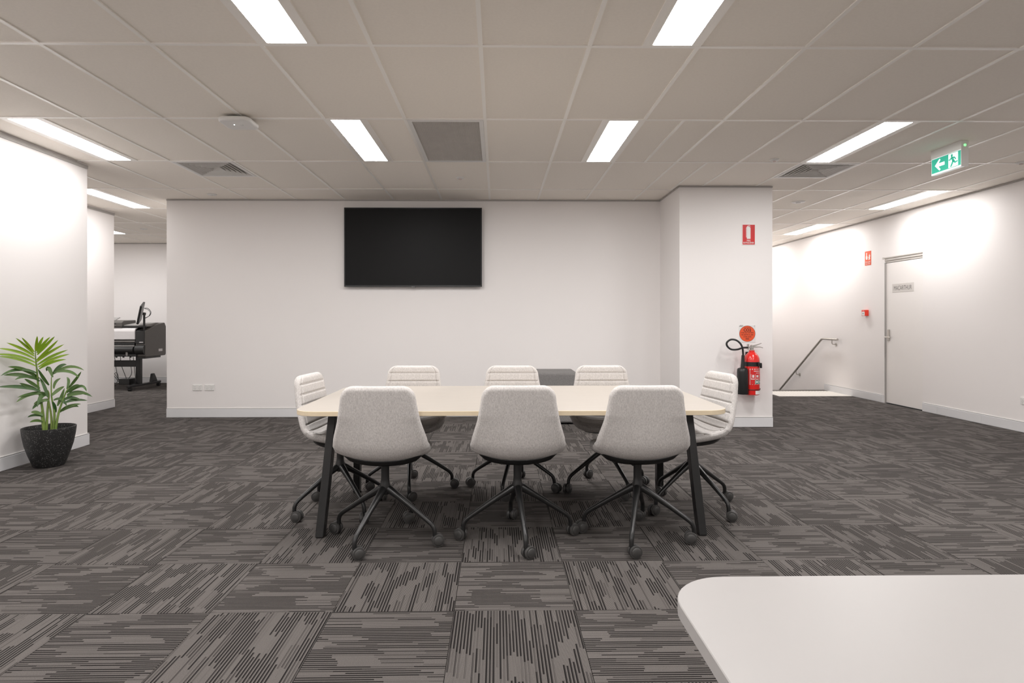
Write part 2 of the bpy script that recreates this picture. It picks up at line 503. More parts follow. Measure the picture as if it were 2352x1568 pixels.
# ------------------------------------------------------------------ chairs
def make_shell_meshes():
    prof = [(-.214,.862),(-.203,.775),(-.190,.68),(-.178,.595),(-.163,.530),(-.130,.487),(-.07,.466),(.04,.458),(.15,.463),(.228,.467),(.268,.454)]
    P = catmull([(x, 0, z) for x, z in prof], 24)
    acc = [0]
    for i in range(1, len(P)): acc.append(acc[-1]+(P[i]-P[i-1]).length)
    Ltot = acc[-1]
    def at(s):
        s = max(0, min(Ltot, s))
        for i in range(1, len(P)):
            if acc[i] >= s:
                t = (s-acc[i-1])/(acc[i]-acc[i-1]); return P[i-1].lerp(P[i], t)
        return P[-1]
    def frame(s):
        a, c = at(s-.012), at(s+.012); t = (c-a).normalized()
        return at(s), Vector((-t.z, 0, t.x)) if True else None
    keys = [(0,.186),(.10,.199),(.19,.216),(.29,.245),(.36,.256),(.46,.256),(.62,.246),(Ltot,.226)]
    def hw(s):
        for (a, u), (c, w) in zip(keys, keys[1:]):
            if s <= c: h = u+(w-u)*(s-a)/(c-a); break
        else: h = keys[-1][1]
        for d, R in ((s, .062), (Ltot-s, .085)):
            if d < R: h = h-R+math.sqrt(max(0, R*R-(R-d)**2))
        return h
    def dish(s):
        k = [(0,.008),(.16,.010),(.26,.03),(.38,.058),(.5,.045),(.65,.022),(Ltot,.01)]
        for (a, u), (c, w) in zip(k, k[1:]):
            if s <= c: return u+(w-u)*(s-a)/(c-a)
        return k[-1][1]
    TH = .042
    def rnd(d, R): return 1 if d >= R else math.sqrt(max(0, 1-(1-d/R)**2))
    def pt(s, t, side):
        p, n = frame(s); h = hw(s)
        e = rnd(min(s, Ltot-s), .024)*rnd((1-abs(t))*h, .022)
        off = side*TH/2*e
        if side > 0:
            inner = max(0, min(1, (.86-abs(t))/.05))
            off += .007*inner*e
            gs = min(abs(s-(.055+.0605*k)) for k in range(13))
            off -= .011*math.exp(-(gs/.0042)**2)*max(0, min(1, (.95-abs(t))/.04))*e
            off -= .006*math.exp(-((abs(t)-.84)/.016)**2)*e
        q = p+n*(dish(s)*abs(t)**2.2+off)
        return (q.x, t*h, q.z)
    nrow = 168
    S = sorted(set([Ltot*i/nrow for i in range(nrow+1)]+[.002,.005,.009,.014,Ltot-.002,Ltot-.005,Ltot-.009,Ltot-.014]))
    T = [-1,-.995,-.98,-.955,-.92,-.89,-.865,-.84,-.815,-.78,-.7,-.55,-.36,-.18]
    T = T+[0]+[-t for t in T[::-1]]
    nT = len(T)
    mb = MB(); vs = []; fs = []
    for s in S:
        for t in T: vs.append(pt(s, t, 1))
    off = len(vs)
    for s in S:
        for t in T: vs.append(pt(s, t, -1))
    for i in range(len(S)-1):
        for k in range(nT-1):
            a = i*nT+k
            fs.append((a, a+1, a+nT+1, a+nT)); fs.append((off+a+nT, off+a+nT+1, off+a+1, off+a))
    for i in range(len(S)-1):
        a = i*nT; fs.append((a, a+nT, off+a+nT, off+a))
        a = i*nT+nT-1; fs.append((a+nT, a, off+a, off+a+nT))
    for k in range(nT-1):
        fs.append((k+1, k, off+k, off+k+1)); a = (len(S)-1)*nT+k; fs.append((a, a+1, off+a+1, off+a))
    mb.add(vs, fs)
    me = mb.mesh('seat_shell', M['fabric'], smooth=60)
    bm = bmesh.new(); bm.from_mesh(me); bmesh.ops.remove_doubles(bm, verts=bm.verts, dist=.0004); bm.to_mesh(me); bm.free()
    # black pan under the seat
    mb = MB(); vs = []; fs = []
    S2 = [.42+.29*i/20 for i in range(21)]; T2 = [-.9+1.8*i/14 for i in range(15)]
    def pan(s, t, low):
        p, n = frame(s); w = hw(s)*.90
        e = min(1, (s-S2[0])/.05, (S2[-1]-s)/.05); e = max(0, e)
        edge = math.sqrt(max(0, 1-abs(t/.9)**6))
        q = p+n*(dish(s)*abs(t*.93)**2.2-TH/2+.006-(low*(.010+.024*math.sqrt(e))*(.35+.65*edge)))
        return (q.x, t*w, q.z)
    for low in (0, 1):
        for s in S2:
            for t in T2: vs.append(pan(s, t, low))
    n = len(S2)*15
    for i in range(20):
        for k in range(14):
            a = i*15+k
            fs.append((a, a+1, a+16, a+15)); fs.append((n+a+15, n+a+16, n+a+1, n+a))
    for i in range(20):
        for a, r in ((i*15, 1), (i*15+14, 0)):
            fs.append((a, a+15, n+a+15, n+a) if r else (a+15, a, n+a, n+a+15))
    for k in range(14):
        fs.append((k+1, k, n+k, n+k+1)); a = 20*15+k; fs.append((a, a+1, n+a+1, n+a))
    mb.add(vs, fs)
    return me, mb.mesh('seat_pan', M['blackplastic'], smooth=50)
SHELL, PAN = make_shell_meshes()
LEG_ME = MB().tube([(0,0,.292),(.03,0,.276),(.08,0,.246),(.16,0,.196),(.25,0,.137),(.276,0,.119),(.290,0,.104),(.297,0,.085),(.298,0,.056)],
                   [.020,.0215,.0175,.0145,.0125,.0122,.0122,.0120,.0115], 14).mesh('base_leg', M['blackmetal'], 50)
COLM = MB().lathe([(.012,.44),(.022,.438),(.022,.335),(.025,.312),(.031,.295),(.030,.268),(.022,.252),(.008,.25)], 24).mesh('column', M['blackmetal'], 50)
mb = MB().tube([(0,0,.062),(0,0,.048)], .008, 10)
mb.lathe([(.010,-.004),(.0265,-.004),(.0265,.004),(.010,.004)], 20, (.018,0,.034), 'y')
mb.box(-.005,.02,-.004,.004,.032,.058)
CASTER = mb.mesh('caster', M['blackplastic'], 40)
WHEEL = MB().lathe([(.003,-.0115),(.021,-.0115),(.0235,-.0095),(.024,-.007),(.0318,-.006),(.0328,-.003),(.0328,.007),(.0300,.0110),(.004,.0110)], 26, (0,0,0), 'y').mesh('wheel', M['charcoal'], 40)
WHEEL2 = MB().lathe([(.003,.0115),(.021,.0115),(.0235,.0095),(.024,.007),(.0318,.006),(.0328,.003),(.0328,-.007),(.0300,-.0110),(.004,-.0110)], 26, (0,0,0), 'y').mesh('wheel', M['charcoal'], 40)
def chair(x, y, face, base, label, casters):
    t = thing('swivel_chair', label, 'chair', (x, y, 0), math.radians(face), 'grey swivel chairs around the meeting table')
    obj('seat_shell', SHELL, t); obj('seat_pan', PAN, t); obj('column', COLM, t);
    for k in range(4):
        a = math.radians(base+90*k-face)
        obj('base_leg', LEG_ME, t, rot=(0, 0, a))
        ca = math.radians(casters[k]-face)
        c = obj('caster', CASTER, t, loc=(.298*math.cos(a), .298*math.sin(a), 0), rot=(0, 0, ca))
        obj('wheel', WHEEL, c, loc=(.018, -.0160, .0335)); obj('wheel', WHEEL2, c, loc=(.018, .0160, .0335))
    return t
chair(-.612,3.285,90,70,'grey fabric swivel chair seen from behind, leftmost of the three near chairs',(200,160,30,15))
chair(.112,3.300,90,96,'grey fabric swivel chair seen from behind, middle of the three near chairs',(60,150,35,35))
chair(.774,3.293,90,71,'grey fabric swivel chair seen from behind, rightmost of the three near chairs',(150,200,10,170))
chair(-.619,4.270,-90,97,'grey fabric swivel chair on the far side of the table, nearest the screen',(30,20,40,5))
chair(.112,4.258,-90,75,'grey fabric swivel chair on the far side of the table, middle one',(120,200,20,320))
chair(.778,4.264,-90,109,'grey fabric swivel chair on the far side of the table, right of the grey ottoman',(40,240,150,310))
chair(-.988,3.789,-6,42,'grey fabric swivel chair at the left end of the meeting table',(80,200,350,280))
chair(1.245,3.820,188,27,'grey fabric swivel chair at the right end of the meeting table',(10,300,210,340))

# ------------------------------------------------------------------ tables
def rounded(hx, hy, r, n=10):
    out = []
    for cx, cy, a0 in ((hx-r,hy-r,0),(-hx+r,hy-r,90),(-hx+r,-hy+r,180),(hx-r,-hy+r,270)):
        for k in range(n+1):
            a = math.radians(a0+90*k/n); out.append((cx+r*math.cos(a), cy+r*math.sin(a)))
    return out
def table(name, label, x, y, hx, hy, r, zt, th, mt, me_, legm, lx, ly, dx, dy, rz=0):
    t = thing(name, label, 'table', (x, y, 0), rz)
    top = MB().prism(rounded(hx, hy, r), lambda p, z: (p[0], p[1], z), zt-th, zt).build('table_top', mt, t, bevel=.0015, seg=1)
    top.data.materials.append(me_)
    for p in top.data.polygons:
        if abs(p.normal.z) < .5: p.material_index = 1
    top.modifiers['bevel'].angle_limit = math.radians(60)
    for sx in (-1, 1):
        for sy in (-1, 1):
            b = MB(); w, d = .0225, .031
            z0, z1 = .004, zt-th
            vs = []
            for z, cx, cy in ((z0, sx*lx, sy*ly), (z1, sx*(lx-dx), sy*(ly-dy))):
                vs += [(cx-w,cy-d,z),(cx+w,cy-d,z),(cx+w,cy+d,z),(cx-w,cy+d,z)]
            b.add(vs, [(0,3,2,1),(4,5,6,7),(0,1,5,4),(1,2,6,5),(2,3,7,6),(3,0,4,7)])
            lg = b.build('leg', legm, t, bevel=.004)
            MB().box(sx*lx-.018, sx*lx+.018, sy*ly-.026, sy*ly+.026, 0, .005).build('foot_pad', M['blackplastic'], lg)
        MB().box(sx*(lx-dx)-.02, sx*(lx-dx)+.02, -(ly-dy)+.03, ly-dy-.03, zt-th-.05, zt-th).build('cross_beam', legm, t, bevel=.003)
    MB().box(-(lx-dx)+.02, lx-dx-.02, -.03, .03, zt-th-.045, zt-th).build('long_beam', legm, t, bevel=.003)
    return t
table('meeting_table', 'long pale maple meeting table with rounded corners and black angled legs', 0.082, 3.775, 1.170, .612, .13, .72, .026,
      M['wood'], M['woodedge'], M['blackmetal'], 1.062, .435, .04, .13)
table('white_table', 'white table with rounded corner in the lower right foreground', .306+1.2, 1.111-.6, 1.2, .6, .115, .72, .026,
      M['whitetop'], M['whitetop'], M['blackmetal'], 1.0, .42, .04, .13)

# ottoman against the back wall
t = thing('ottoman', 'mid grey fabric cube ottoman against the back wall behind the chairs', 'ottoman', (.655, 7.16, 0))
MB().box(-.28,.28,-.28,.28,.018,.60).build('upholstery', M['ottoman'], t, bevel=.03, seg=4)
for sx in (-1, 1):
    for sy in (-1, 1): MB().lathe([(.018,0),(.02,.02)], 12, (sx*.22, sy*.22, 0)).build('foot', M['blackplastic'], t)

# ------------------------------------------------------------------ screen on the back wall
sx0, sx1, sz0, sz1 = -1.887, -.186, 1.618, 2.596
t = thing('wall_screen', 'large black flat television mounted on the back wall', 'television', ((sx0+sx1)/2, YB-.045, (sz0+sz1)/2))
hw_, hh_ = (sx1-sx0)/2, (sz1-sz0)/2
MB().box(-hw_+.02,hw_-.02,-.005,.022,-hh_+.03,hh_-.03).build('back_cover', M['blackplastic'], t, bevel=.006)
MB().box(-.35,.35,.022,.045,-.22,.22).build('wall_bracket', M['blackmetal'], t)
m = mat('screen_glass', (.004,.004,.0042), .5, var=.02, spec=.22)
MB().box(-hw_+.012,hw_-.012,-.022,-.006,-hh_+.018,hh_-.010).build('screen', m, t)
fr = MB(); w = .012
fr.box(-hw_,hw_,-.026,.004,hh_-w,hh_); fr.box(-hw_,hw_,-.026,.004,-hh_,-hh_+.019)
fr.box(-hw_,-hw_+w,-.026,.004,-hh_+.019,hh_-w); fr.box(hw_-w,hw_,-.026,.004,-hh_+.019,hh_-w)
f = fr.build('bezel', mat('bezel', (.018,.019,.02), .3), t)
MB().box(-.026,.026,-.028,-.004,-hh_-.010,-hh_+.002).build('logo_tab', M['blackplastic'], t)
o = obj('lettering', text_mesh('SAMSUNG', M['white'], .046, .0075), t, loc=(0, -.0283, -hh_-.004), rot=(PI/2, 0, 0))

# ------------------------------------------------------------------ power outlets
def outlet(x, y, z, face, label):
    t = thing('power_outlet', label, 'power outlet', (x, y, z), face, 'double power outlets')
    MB().box(-.058,.058,-.010,0,-.037,.037).build('plate', M['white'], t, bevel=.003)
    sl = mat('outlet_slot', (.25,.24,.23), .6)
    for s in (-1, 1):
        MB().box(s*.027-.008,s*.027+.008,-.014,-.009,.012,.024).build('switch', M['white'], t, bevel=.0015)
        mb = MB()
        for dx, dz, a in ((-.008,-.010,.5),(.008,-.010,-.5),(0,-.022,0)):
            c, n = math.cos(a), math.sin(a)
            q = [(-.0012,-.004),(.0012,-.004),(.0012,.004),(-.0012,.004)]
            mb.prism([(s*.027+dx+u*c-v*n, dz+u*n+v*c) for u, v in q], lambda p, yy: (p[0], yy, p[1]), -.0104, -.0098)
        mb.build('socket', sl, t)
    return t
outlet(-3.720, YB, .370, 0, 'white double power outlet on back wall, left one of the pair')
outlet(-3.571, YB, .370, 0, 'white double power outlet on back wall, right one of the pair')
outlet(XR, 6.29, .335, -PI/2, 'white double power outlet low on the right wall at the frame edge')

# ------------------------------------------------------------------ signs
M['red'] = mat('sign_red', (.60,.016,.018), .4, var=.03)
M['orange'] = mat('sign_orange', (.80,.10,.03), .45, var=.03)
M['ink'] = mat('ink_black', (.02,.015,.015), .6)
M['inkgrey'] = mat('ink_grey', (.16,.15,.14), .6)
def flat(name, poly, m, parent, y0=-.0030, th=.0006):
    return MB().prism(poly, lambda p, yy: (p[0], yy, p[1]), y0-th, y0).build(name, m, parent)
def circ(cx, cy, r, n=20, a0=0, a1=360):
    return [(cx+r*math.cos(math.radians(a0+(a1-a0)*k/n)), cy+r*math.sin(math.radians(a0+(a1-a0)*k/n))) for k in range(n if a1-a0 == 360 else n+1)]
def letters(txt, m, parent, x, z, w, h, y=-.0042, bold=.0, nm='lettering'):
    return obj(nm, text_mesh(txt, m, w, h, bold=bold), parent, loc=(x, y, z), rot=(PI/2, 0, 0))
# fire extinguisher sign, high on the pillar
t = thing('extinguisher_sign', 'red fire extinguisher location sign high on the white pillar', 'sign', (2.829, YP, 2.160), 0)
MB().box(-.078,.076,-.003,0,-.121,.118).build('backing', M['white'], t, bevel=.001, seg=1)
flat('red_panel', [(-.068,-.110),(.070,-.110),(.071,.112),(-.067,.113)], M['red'], t)
pg = M['white']
flat('pictogram', [(-.020,-.046),(.022,-.046),(.022,.070)]+circ(.001,.072,.021,10,0,180)+[(-.020,.070)], pg, t, -.0037)
flat('pictogram_hose', [(-.028,-.030),(-.023,-.030),(-.023,.070),(-.010,.094),(.012,.100),(.020,.090),(.022,.094),(.012,.106),(-.014,.100),(-.028,.075)], pg, t, -.0037)
letters('FIRE', pg, t, .001, -.066, .040, .019, bold=.012); letters('EXTINGUISHER', pg, t, .001, -.090, .120, .019, bold=.012)
# CO2 sign above the extinguisher
t = thing('co2_sign', 'square white sign with red CO2 disc above the fire extinguisher', 'sign', (2.812, YP, 1.048), 0)
MB().box(-.094,.094,-.003,0,-.098,.098).build('backing', mat('sign_clear', (.78,.77,.76), .25), t, bevel=.001, seg=1)
flat('red_disc', circ(.002,0,.088,36), M['orange'], t); 
flat('disc_ring', circ(.002,0,.0905,36), M['ink'], t, -.0030, .0003)
letters('CO2', M['ink'], t, .002, .042, .084, .036, bold=.025)
for s, w, z in (('TO BE USED FOR PAINT,',.145,.010),('OIL, ELECTRICAL AND',.135,-.013),('OTHER LIQUID',.090,-.036),('FIRES',.040,-.058)):
    letters(s, M['ink'], t, .002, z, w, .015, bold=.012)
letters('FIRE EXTINGUISHER', M['ink'], t, .002, .072, .075, .008, bold=.005)
flat('maker_mark', [(-.086,.090),(-.080,.096),(-.050,.096),(-.042,.090)], M['inkgrey'], t); flat('maker_mark', [(-.090,.080),(-.052,.080),(-.052,.085),(-.090,.085)], M['inkgrey'], t)
letters('2', M['inkgrey'], t, .082, .086, .010, .014)
# fire alarm sign on the right wall
t = thing('fire_alarm_sign', 'orange fire alarm call point sign on the right wall', 'sign', (XR, 8.993, 2.137), -PI/2)
MB().box(-.075,.075,-.003,0,-.107,.107).build('panel', M['orange'], t, bevel=.001, seg=1)
flat('pictogram_hand', [(-.045,-.020),(-.012,-.020),(-.006,.010),(-.012,.035),(-.022,.040),(-.022,.085),(-.042,.085),(-.042,.040),(-.052,.030),(-.052,0)], pg, t)
flat('pictogram_flame', [(.012,-.025),(.030,-.028),(.058,-.010),(.050,.010),(.060,.030),(.048,.050),(.044,.066),(.034,.040),(.026,.052),(.022,.020),(.012,.012),(.020,-.008)], pg, t)
letters('FIRE ALARM', pg, t, 0, -.056, .118, .019, bold=.01); letters('CALL POINT', pg, t, 0, -.084, .118, .019, bold=.01)
# manual call point
t = thing('manual_call_point', 'small red fire alarm call point box on the right wall', 'alarm', (XR, 9.025, 1.31), -PI/2)
MB().box(-.045,.045,-.055,0,-.045,.045).build('housing', mat('alarm_red', (.78,.045,.02), .35), t, bevel=.004)
MB().box(-.034,.034,-.0575,-.054,-.040,.018).build('break_panel', M['white'], t, bevel=.001, seg=1)
MB().box(-.014,.014,-.0585,-.057,-.014,-.006).build('press_mark', M['ink'], t)
letters('FIRE', pg, t, 0, .030, .03, .010, y=-.0556)

# ------------------------------------------------------------------ door in the right wall
d = bpy.data.objects.new('door_1', None); COL.objects.link(d); d.location = (XR, (DY0+DY1)/2, 0); d.rotation_euler = (0, 0, -PI/2)
struct(d, 'white flush door set into the right wall')
hwd = (DY1-DY0)/2
MB().box(-hwd+.014, hwd-.003, .016, .056, .010, DH-.084).build('leaf', M['doorpaint'], d, bevel=.002, seg=1)
MB().box(-hwd, hwd, .075, .139, 0, DH).build('gap_shade_panel', M['dark'], d)  # dark panel behind the leaf, its colour stands in for gap shade
MB().box(-hwd-.030, -hwd, -.006, 0, 0, DH-.02).build('jamb', M['paint'], d, bevel=.001, seg=1)
MB().box(-hwd, -hwd+.009, 0, .072, 0, DH-.075).build('rebate', M['trimgrey'], d)
fr_m = mat('door_head', (.56,.53,.49), .5)
MB().prism([(-.004,DH),(-.004,DH-.014),(.004,DH-.018),(.004,DH-.048),(.012,DH-.052),(.012,DH-.078),(.070,DH-.078),(.070,DH)], lambda p, x: (x, p[0], p[1]), -hwd+.0, hwd).build('head_frame', fr_m, d)
MB().box(-hwd-.030, -hwd, -.012, 0, DH-.02, DH+.004).build('head_corner', fr_m, d)
MB().box(-hwd+.052, -hwd+.094, .004, .017, .905, 1.065).build('lock_plate', M['steel'], d, bevel=.002)
lv = MB(); lv.tube([(-hwd+.073,.012,.955),(-hwd+.073,-.040,.955)], .009, 12)
lv.tube([(-hwd+.070,-.040,.955),(-hwd+.120,-.043,.955),(-hwd+.190,-.043,.953)], .009, 12)
lv.build('lever', M['steel'], d, smooth=40)
t = thing('door_nameplate', 'pale grey nameplate lettered MACARTHUR on the white door', 'sign', (XR+.0165, 8.24, 1.653), -PI/2)
MB().box(-.220,.220,-.003,0,-.060,.060).build('plate', mat('nameplate', (.68,.65,.62), .4), t, bevel=.001, seg=1)
letters('MACARTHUR', M['inkgrey'], t, .0, -.002, .365, .062, y=-.0038)

# ------------------------------------------------------------------ handrail and tactile strip at the stairs
t = thing('handrail', 'brushed steel handrail sloping down the stairs on the right wall', 'handrail', (XR, 9.69, .885))
pth = [(-.07,0,0),(-.07,.44,0),(-.07,.475,-.006),(-.07,.50,-.022),(-.07,2.9,-1.668)]
MB().tube(pth, .019, 14).build('rail', M['steel'], t, smooth=40)
for yy, zz in ((.16,0),(1.35,-.605),(2.55,-1.43)):
    bk = MB(); bk.tube([(-.07,yy,zz-.015),(-.07,yy,zz-.07),(-.055,yy-.0,zz-.085),(0,yy-.0,zz-.088)], .007, 10)
    bk.lathe([(.028,-.006),(.028,0)], 18, (0,yy,zz-.088), 'x')
    bk.build('bracket', M['steel'], t, smooth=40)
t = thing('tactile_strip', 'cream studded tactile warning strip at the top of the stairs', 'floor strip', (XS+.05, 9.38, 0))
MB().box(0, XR-K-XS-.052, 0, .66, .0005, .004).build('plate', M['cream'], t)
mb = MB(); nx, ny = 23, 13
for i in range(nx):
    for j in range(ny):
        mb.lathe([(.017,.004),(.0155,.0075),(.011,.0085)], 8, (.03+.050*i, .03+.050*j, 0))
o = mb.build('studs', M['cream'], t, smooth=30); o['kind'] = 'stuff'
t = MB().box(XS, XR-K, YS-.155, YS+.012, .0005, .006).build('stair_nosing', mat('nosing', (.075,.065,.05), .6, var=.1), bevel=.002)
tag(t, 'dark nosing strip along the top edge of the stairs', 'floor strip')

# ------------------------------------------------------------------ fire extinguisher on the pillar
t = thing('fire_extinguisher', 'red carbon dioxide fire extinguisher with black horn hung on pillar', 'extinguisher', (2.822, 6.598, .375))
R = .082
exr = mat('extinguisher_red', (.72,.022,.018), .22, var=.02, coat=.4)
MB().lathe([(.01,0),(R-.012,0),(R-.003,.006),(R,.018),(R,.385),(R-.004,.410),(R-.016,.437),(R-.036,.460),(.030,.474),(.030,.492),(.01,.492)], 40).build('cylinder', exr, t, smooth=40)
def arc(r, a0, a1, z0, z1, n=12, th=.0008):
    mb = MB(); vs = []; fs = []
    for rr in (r, r+th):
        for k in range(n+1):
            a = math.radians(a0+(a1-a0)*k/n)
            for z in (z0, z1): vs.append((rr*math.sin(a), -rr*math.cos(a), z))
    N_ = 2*(n+1)
    for k in range(n):
        q = 2*k; fs += [(q, q+2, q+3, q+1), (N_+q, N_+q+1, N_+q+3, N_+q+2), (q, N_+q, N_+q+2, q+2), (q+1, q+3, N_+q+3, N_+q+1)]
    fs += [(0,1,N_+1,N_), (2*n, N_+2*n, N_+2*n+1, 2*n+1)]
    return mb.add(vs, fs)
arc(R, -179, 179, .318, .366, 40).build('black_band', M['blackplastic'], t)
lab = arc(R, -45, 75, .118, .295, 16).build('label', mat('label_red', (.62,.02,.02), .4), t)
lw = mat('label_white', (.75,.70,.68), .45)
for a0, a1, z0, z1 in ((-36,70,.281,.294),(-36,70,.118,.121),(-38,-35,.118,.294),(-8,60,.263,.270),(8,50,.243,.248),(-30,-27,.175,.232),(2,5,.175,.232),(36,38,.175,.232),(-30,-2,.176,.184),(8,30,.176,.184),(-20,-6,.195,.226),(12,28,.198,.224)):
    arc(R+.0008, a0, a1, z0, z1, 6, .0005).build('print', lw, lab)
arc(R+.0008, 0, 70, .126, .168, 8, .0005).build('print', lw, lab)
gm = mat('label_green', (.03,.22,.17), .45)
arc(R+.0013, 3, 30, .128, .166, 5, .0005).build('print', gm, lab); arc(R+.0013, 36, 66, .128, .166, 5, .0005).build('print', gm, lab)
arc(R+.0018, 8, 24, .138, .158, 4, .0004).build('print', lw, lab); arc(R+.0018, 42, 58, .138, .158, 4, .0004).build('print', lw, lab)
arc(R, 4, 68, .012, .052, 8).build('service_tag', M['white'], t)
st = MB(); st.tube([(( R+.003)*math.sin(2*PI*k/40), -(R+.003)*math.cos(2*PI*k/40), .062) for k in range(41)], .004, 8, False)
st.box(R-.002, R+.012, -.006, .008, .054, .072)
st.build('retaining_strap', M['blackplastic'], t, smooth=40)
bk = MB(); bk.box(.028,.070,-R-.016,-R+.010,.325,.358); bk.box(.060,.080,-R+.002,-R+.022,.300,.345)
bk.build('strap_buckle', M['blackmetal'], t, bevel=.002)
chrome = mat('valve_chrome', (.62,.60,.57), .25, metal=1)
v = MB(); v.lathe([(.022,.490),(.022,.508),(.016,.512),(.016,.545),(.010,.552)], 16); v.box(-.05,.02,-.010,.010,.515,.532)
v.box(-.052,-.034,-.012,.012,.500,.560)
v.build('valve', chrome, t, smooth=40)
h = MB(); h.prism([(0,.535),(.02,.532),(.105,.566),(.105,.573),(.02,.548),(0,.550)], lambda p, y: (p[0], y, p[1]), -.011, .011)
h.build('squeeze_lever', chrome, t, bevel=.001)
h = MB(); h.prism([(0,.520),(.09,.524),(.120,.516),(.122,.522),(.09,.533),(0,.534)], lambda p, y: (p[0], y, p[1]), -.011, .011)
h.build('carry_handle', chrome, t, bevel=.001)
hp = [(-.045,-.005,.522),(-.105,-.012,.520),(-.170,-.020,.502),(-.240,-.025,.504),(-.285,-.03,.540),(-.290,-.035,.580),(-.250,-.045,.612),(-.195,-.055,.605),(-.150,-.062,.565),(-.128,-.060,.515),(-.118,-.050,.46),(-.116,-.046,.43)]
MB().tube(catmull(hp, 6), .0105, 12).build('hose', mat('hose_rubber', (.022,.022,.022), .5), t, smooth=60)
hr = MB(); hr.tube([(-.116,-.046,.44),(-.119,-.046,.36),(-.121,-.046,.295)], [.0165,.019,.022], 18)
hr.lathe([(.022,.305),(.048,.296),(.057,.283),(.0585,.26),(.063,.02),(.060,.012),(.052,.012),(.05,.03),(.01,.2)], 28, (-.118,-.036,0))
hr.build('discharge_horn', M['blackplastic'], t, smooth=40)
MB().box(-.03,.03,R-.004,.102,.35,.47).build('wall_hook', M['blackmetal'], t)

# ------------------------------------------------------------------ ceiling fixtures
LAB = {(-2,-1):'ceiling panel light cut by the top frame edge, left one',(1.5,-1):'ceiling panel light cut by the top frame edge, right one',
 (-2,1):'ceiling panel light left of the return air grille',(1.5,1):'ceiling panel light in the second row, right of the return air grille',
 (-6,1):'ceiling panel light beside the top of the nearest left wall',(5,1):'ceiling panel light directly before the right square air diffuser',
 (-8,3):'ceiling panel light over the left passage beside the second left wall',(8.5,3):'ceiling panel light along the right wall, nearer one',
 (8.5,5):'ceiling panel light along the right wall above the stairs',(-11,5):'small visible tip of a panel light over the plotter room'}
lf = MB(); lf.box(0,.03,0,1.176,0,.05); lf.box(.246,.276,0,1.176,0,.05); lf.box(.03,.246,0,.012,0,.05); lf.box(.03,.246,1.164,1.176,0,.05)
LFM = lf.mesh('frame', M['tee']); LDM = MB().add([(.03,.012,.003),(.246,.012,.003),(.246,1.164,.003),(.03,1.164,.003),(.03,.012,.011),(.246,.012,.011),(.246,1.164,.011),(.03,1.164,.011)],[(0,3,2,1),(4,5,6,7),(0,1,5,4),(1,2,6,5),(2,3,7,6),(3,0,4,7)]).mesh('diffuser', M['lamp'])
LDL = MB().add([(.03,.012,.003),(.246,.012,.003),(.246,1.164,.003),(.03,1.164,.003),(.03,.012,.011),(.246,.012,.011),(.246,1.164,.011),(.03,1.164,.011)],[(0,3,2,1),(4,5,6,7),(0,1,5,4),(1,2,6,5),(2,3,7,6),(3,0,4,7)]).mesh('diffuser', M['lamp_left'])
LDW = MB().add([(.03,.012,.003),(.246,.012,.003),(.246,1.164,.003),(.03,1.164,.003),(.03,.012,.011),(.246,.012,.011),(.246,1.164,.011),(.03,1.164,.011)],[(0,3,2,1),(4,5,6,7),(0,1,5,4),(1,2,6,5),(2,3,7,6),(3,0,4,7)]).mesh('diffuser', M['lamp_wall'])
for me in (LDM, LDW, LDL):
    me.materials.append(M['tee'])
    for p in me.polygons: p.material_index = 0 if p.normal.z < -.5 else 1
for c, j in LIGHTS:
    lab = LAB.get((c, j), 'unseen ceiling panel light added to light the room')
    t = thing('ceiling_light', lab, 'ceiling light', (cxf(c)+.012, cyf(j)+.012, HC), 0, 'ceiling panel lights')
    obj('frame', LFM, t); obj('diffuser', LDL if c in (-6,-8) else LDW if c == 8.5 else LDM, t)
gm_ = mat('vent_grey', (.76,.74,.71), .45)
for (i, j), lab in zip(VENTS, ('square white louvred air diffuser in the left of the ceiling','square white louvred air diffuser in the right of the ceiling')):
    t = thing('air_diffuser', lab, 'air vent', (cxf(i+.5), cyf(j)+.30, HC), 0, 'square air diffusers')
    q = .287
    b = MB(); w = .03
    b.box(-q,q,-q,-q+w,-.003,.02); b.box(-q,q,q-w,q,-.003,.02); b.box(-q,-q+w,-q+w,q-w,-.003,.02); b.box(q-w,q,-q+w,q-w,-.003,.02)
    b.build('frame', M['white'], t)
    MB().box(-q,q,-q,q,.075,.08).build('plenum', M['dark'], t)
    s = q-.036
    while s > .04:
        vs = []
        for hh, z in ((s,-.002),(s,.002),(s-.018,.034),(s-.020,.034),(s-.004,.001),(s-.004,-.002)):
            vs += [(-hh,-hh,z),(hh,-hh,z),(hh,hh,z),(-hh,hh,z)]
        fs = []
        for r in range(6):
            for e in range(4):
                n = (e+1) % 4; r2 = (r+1) % 6
                fs.append((4*r+e, 4*r+n, 4*r2+n, 4*r2+e))
        MB().add(vs, fs).build('louvre', gm_, t)
        s -= .037
t = thing('return_air_grille', 'rectangular egg-crate return air grille in the middle of the ceiling', 'air vent', (cxf(-.5), cyf(1.5), HC))
qx, qy, w = .287, .587, .032
b = MB(); b.box(-qx,qx,-qy,-qy+w,-.004,.02); b.box(-qx,qx,qy-w,qy,-.004,.02); b.box(-qx,-qx+w,-qy+w,qy-w,-.004,.02); b.box(qx-w,qx,-qy+w,qy-w,-.004,.02)
b.build('frame', M['white'], t)
b = MB(); p = .0135
n = int((qx-w)*2/p)
for k in range(1, n): x = -qx+w+(qx-w)*2*k/n; b.box(x-.0009,x+.0009,-qy+w,qy-w,.001,.013)
n = int((qy-w)*2/p)
for k in range(1, n): y = -qy+w+(qy-w)*2*k/n; b.box(-qx+w,qx-w,y-.0009,y+.0009,.001,.013)
o = b.build('eggcrate_core', mat('grille_grey', (.72,.69,.65), .5), t); o['kind'] = 'stuff'
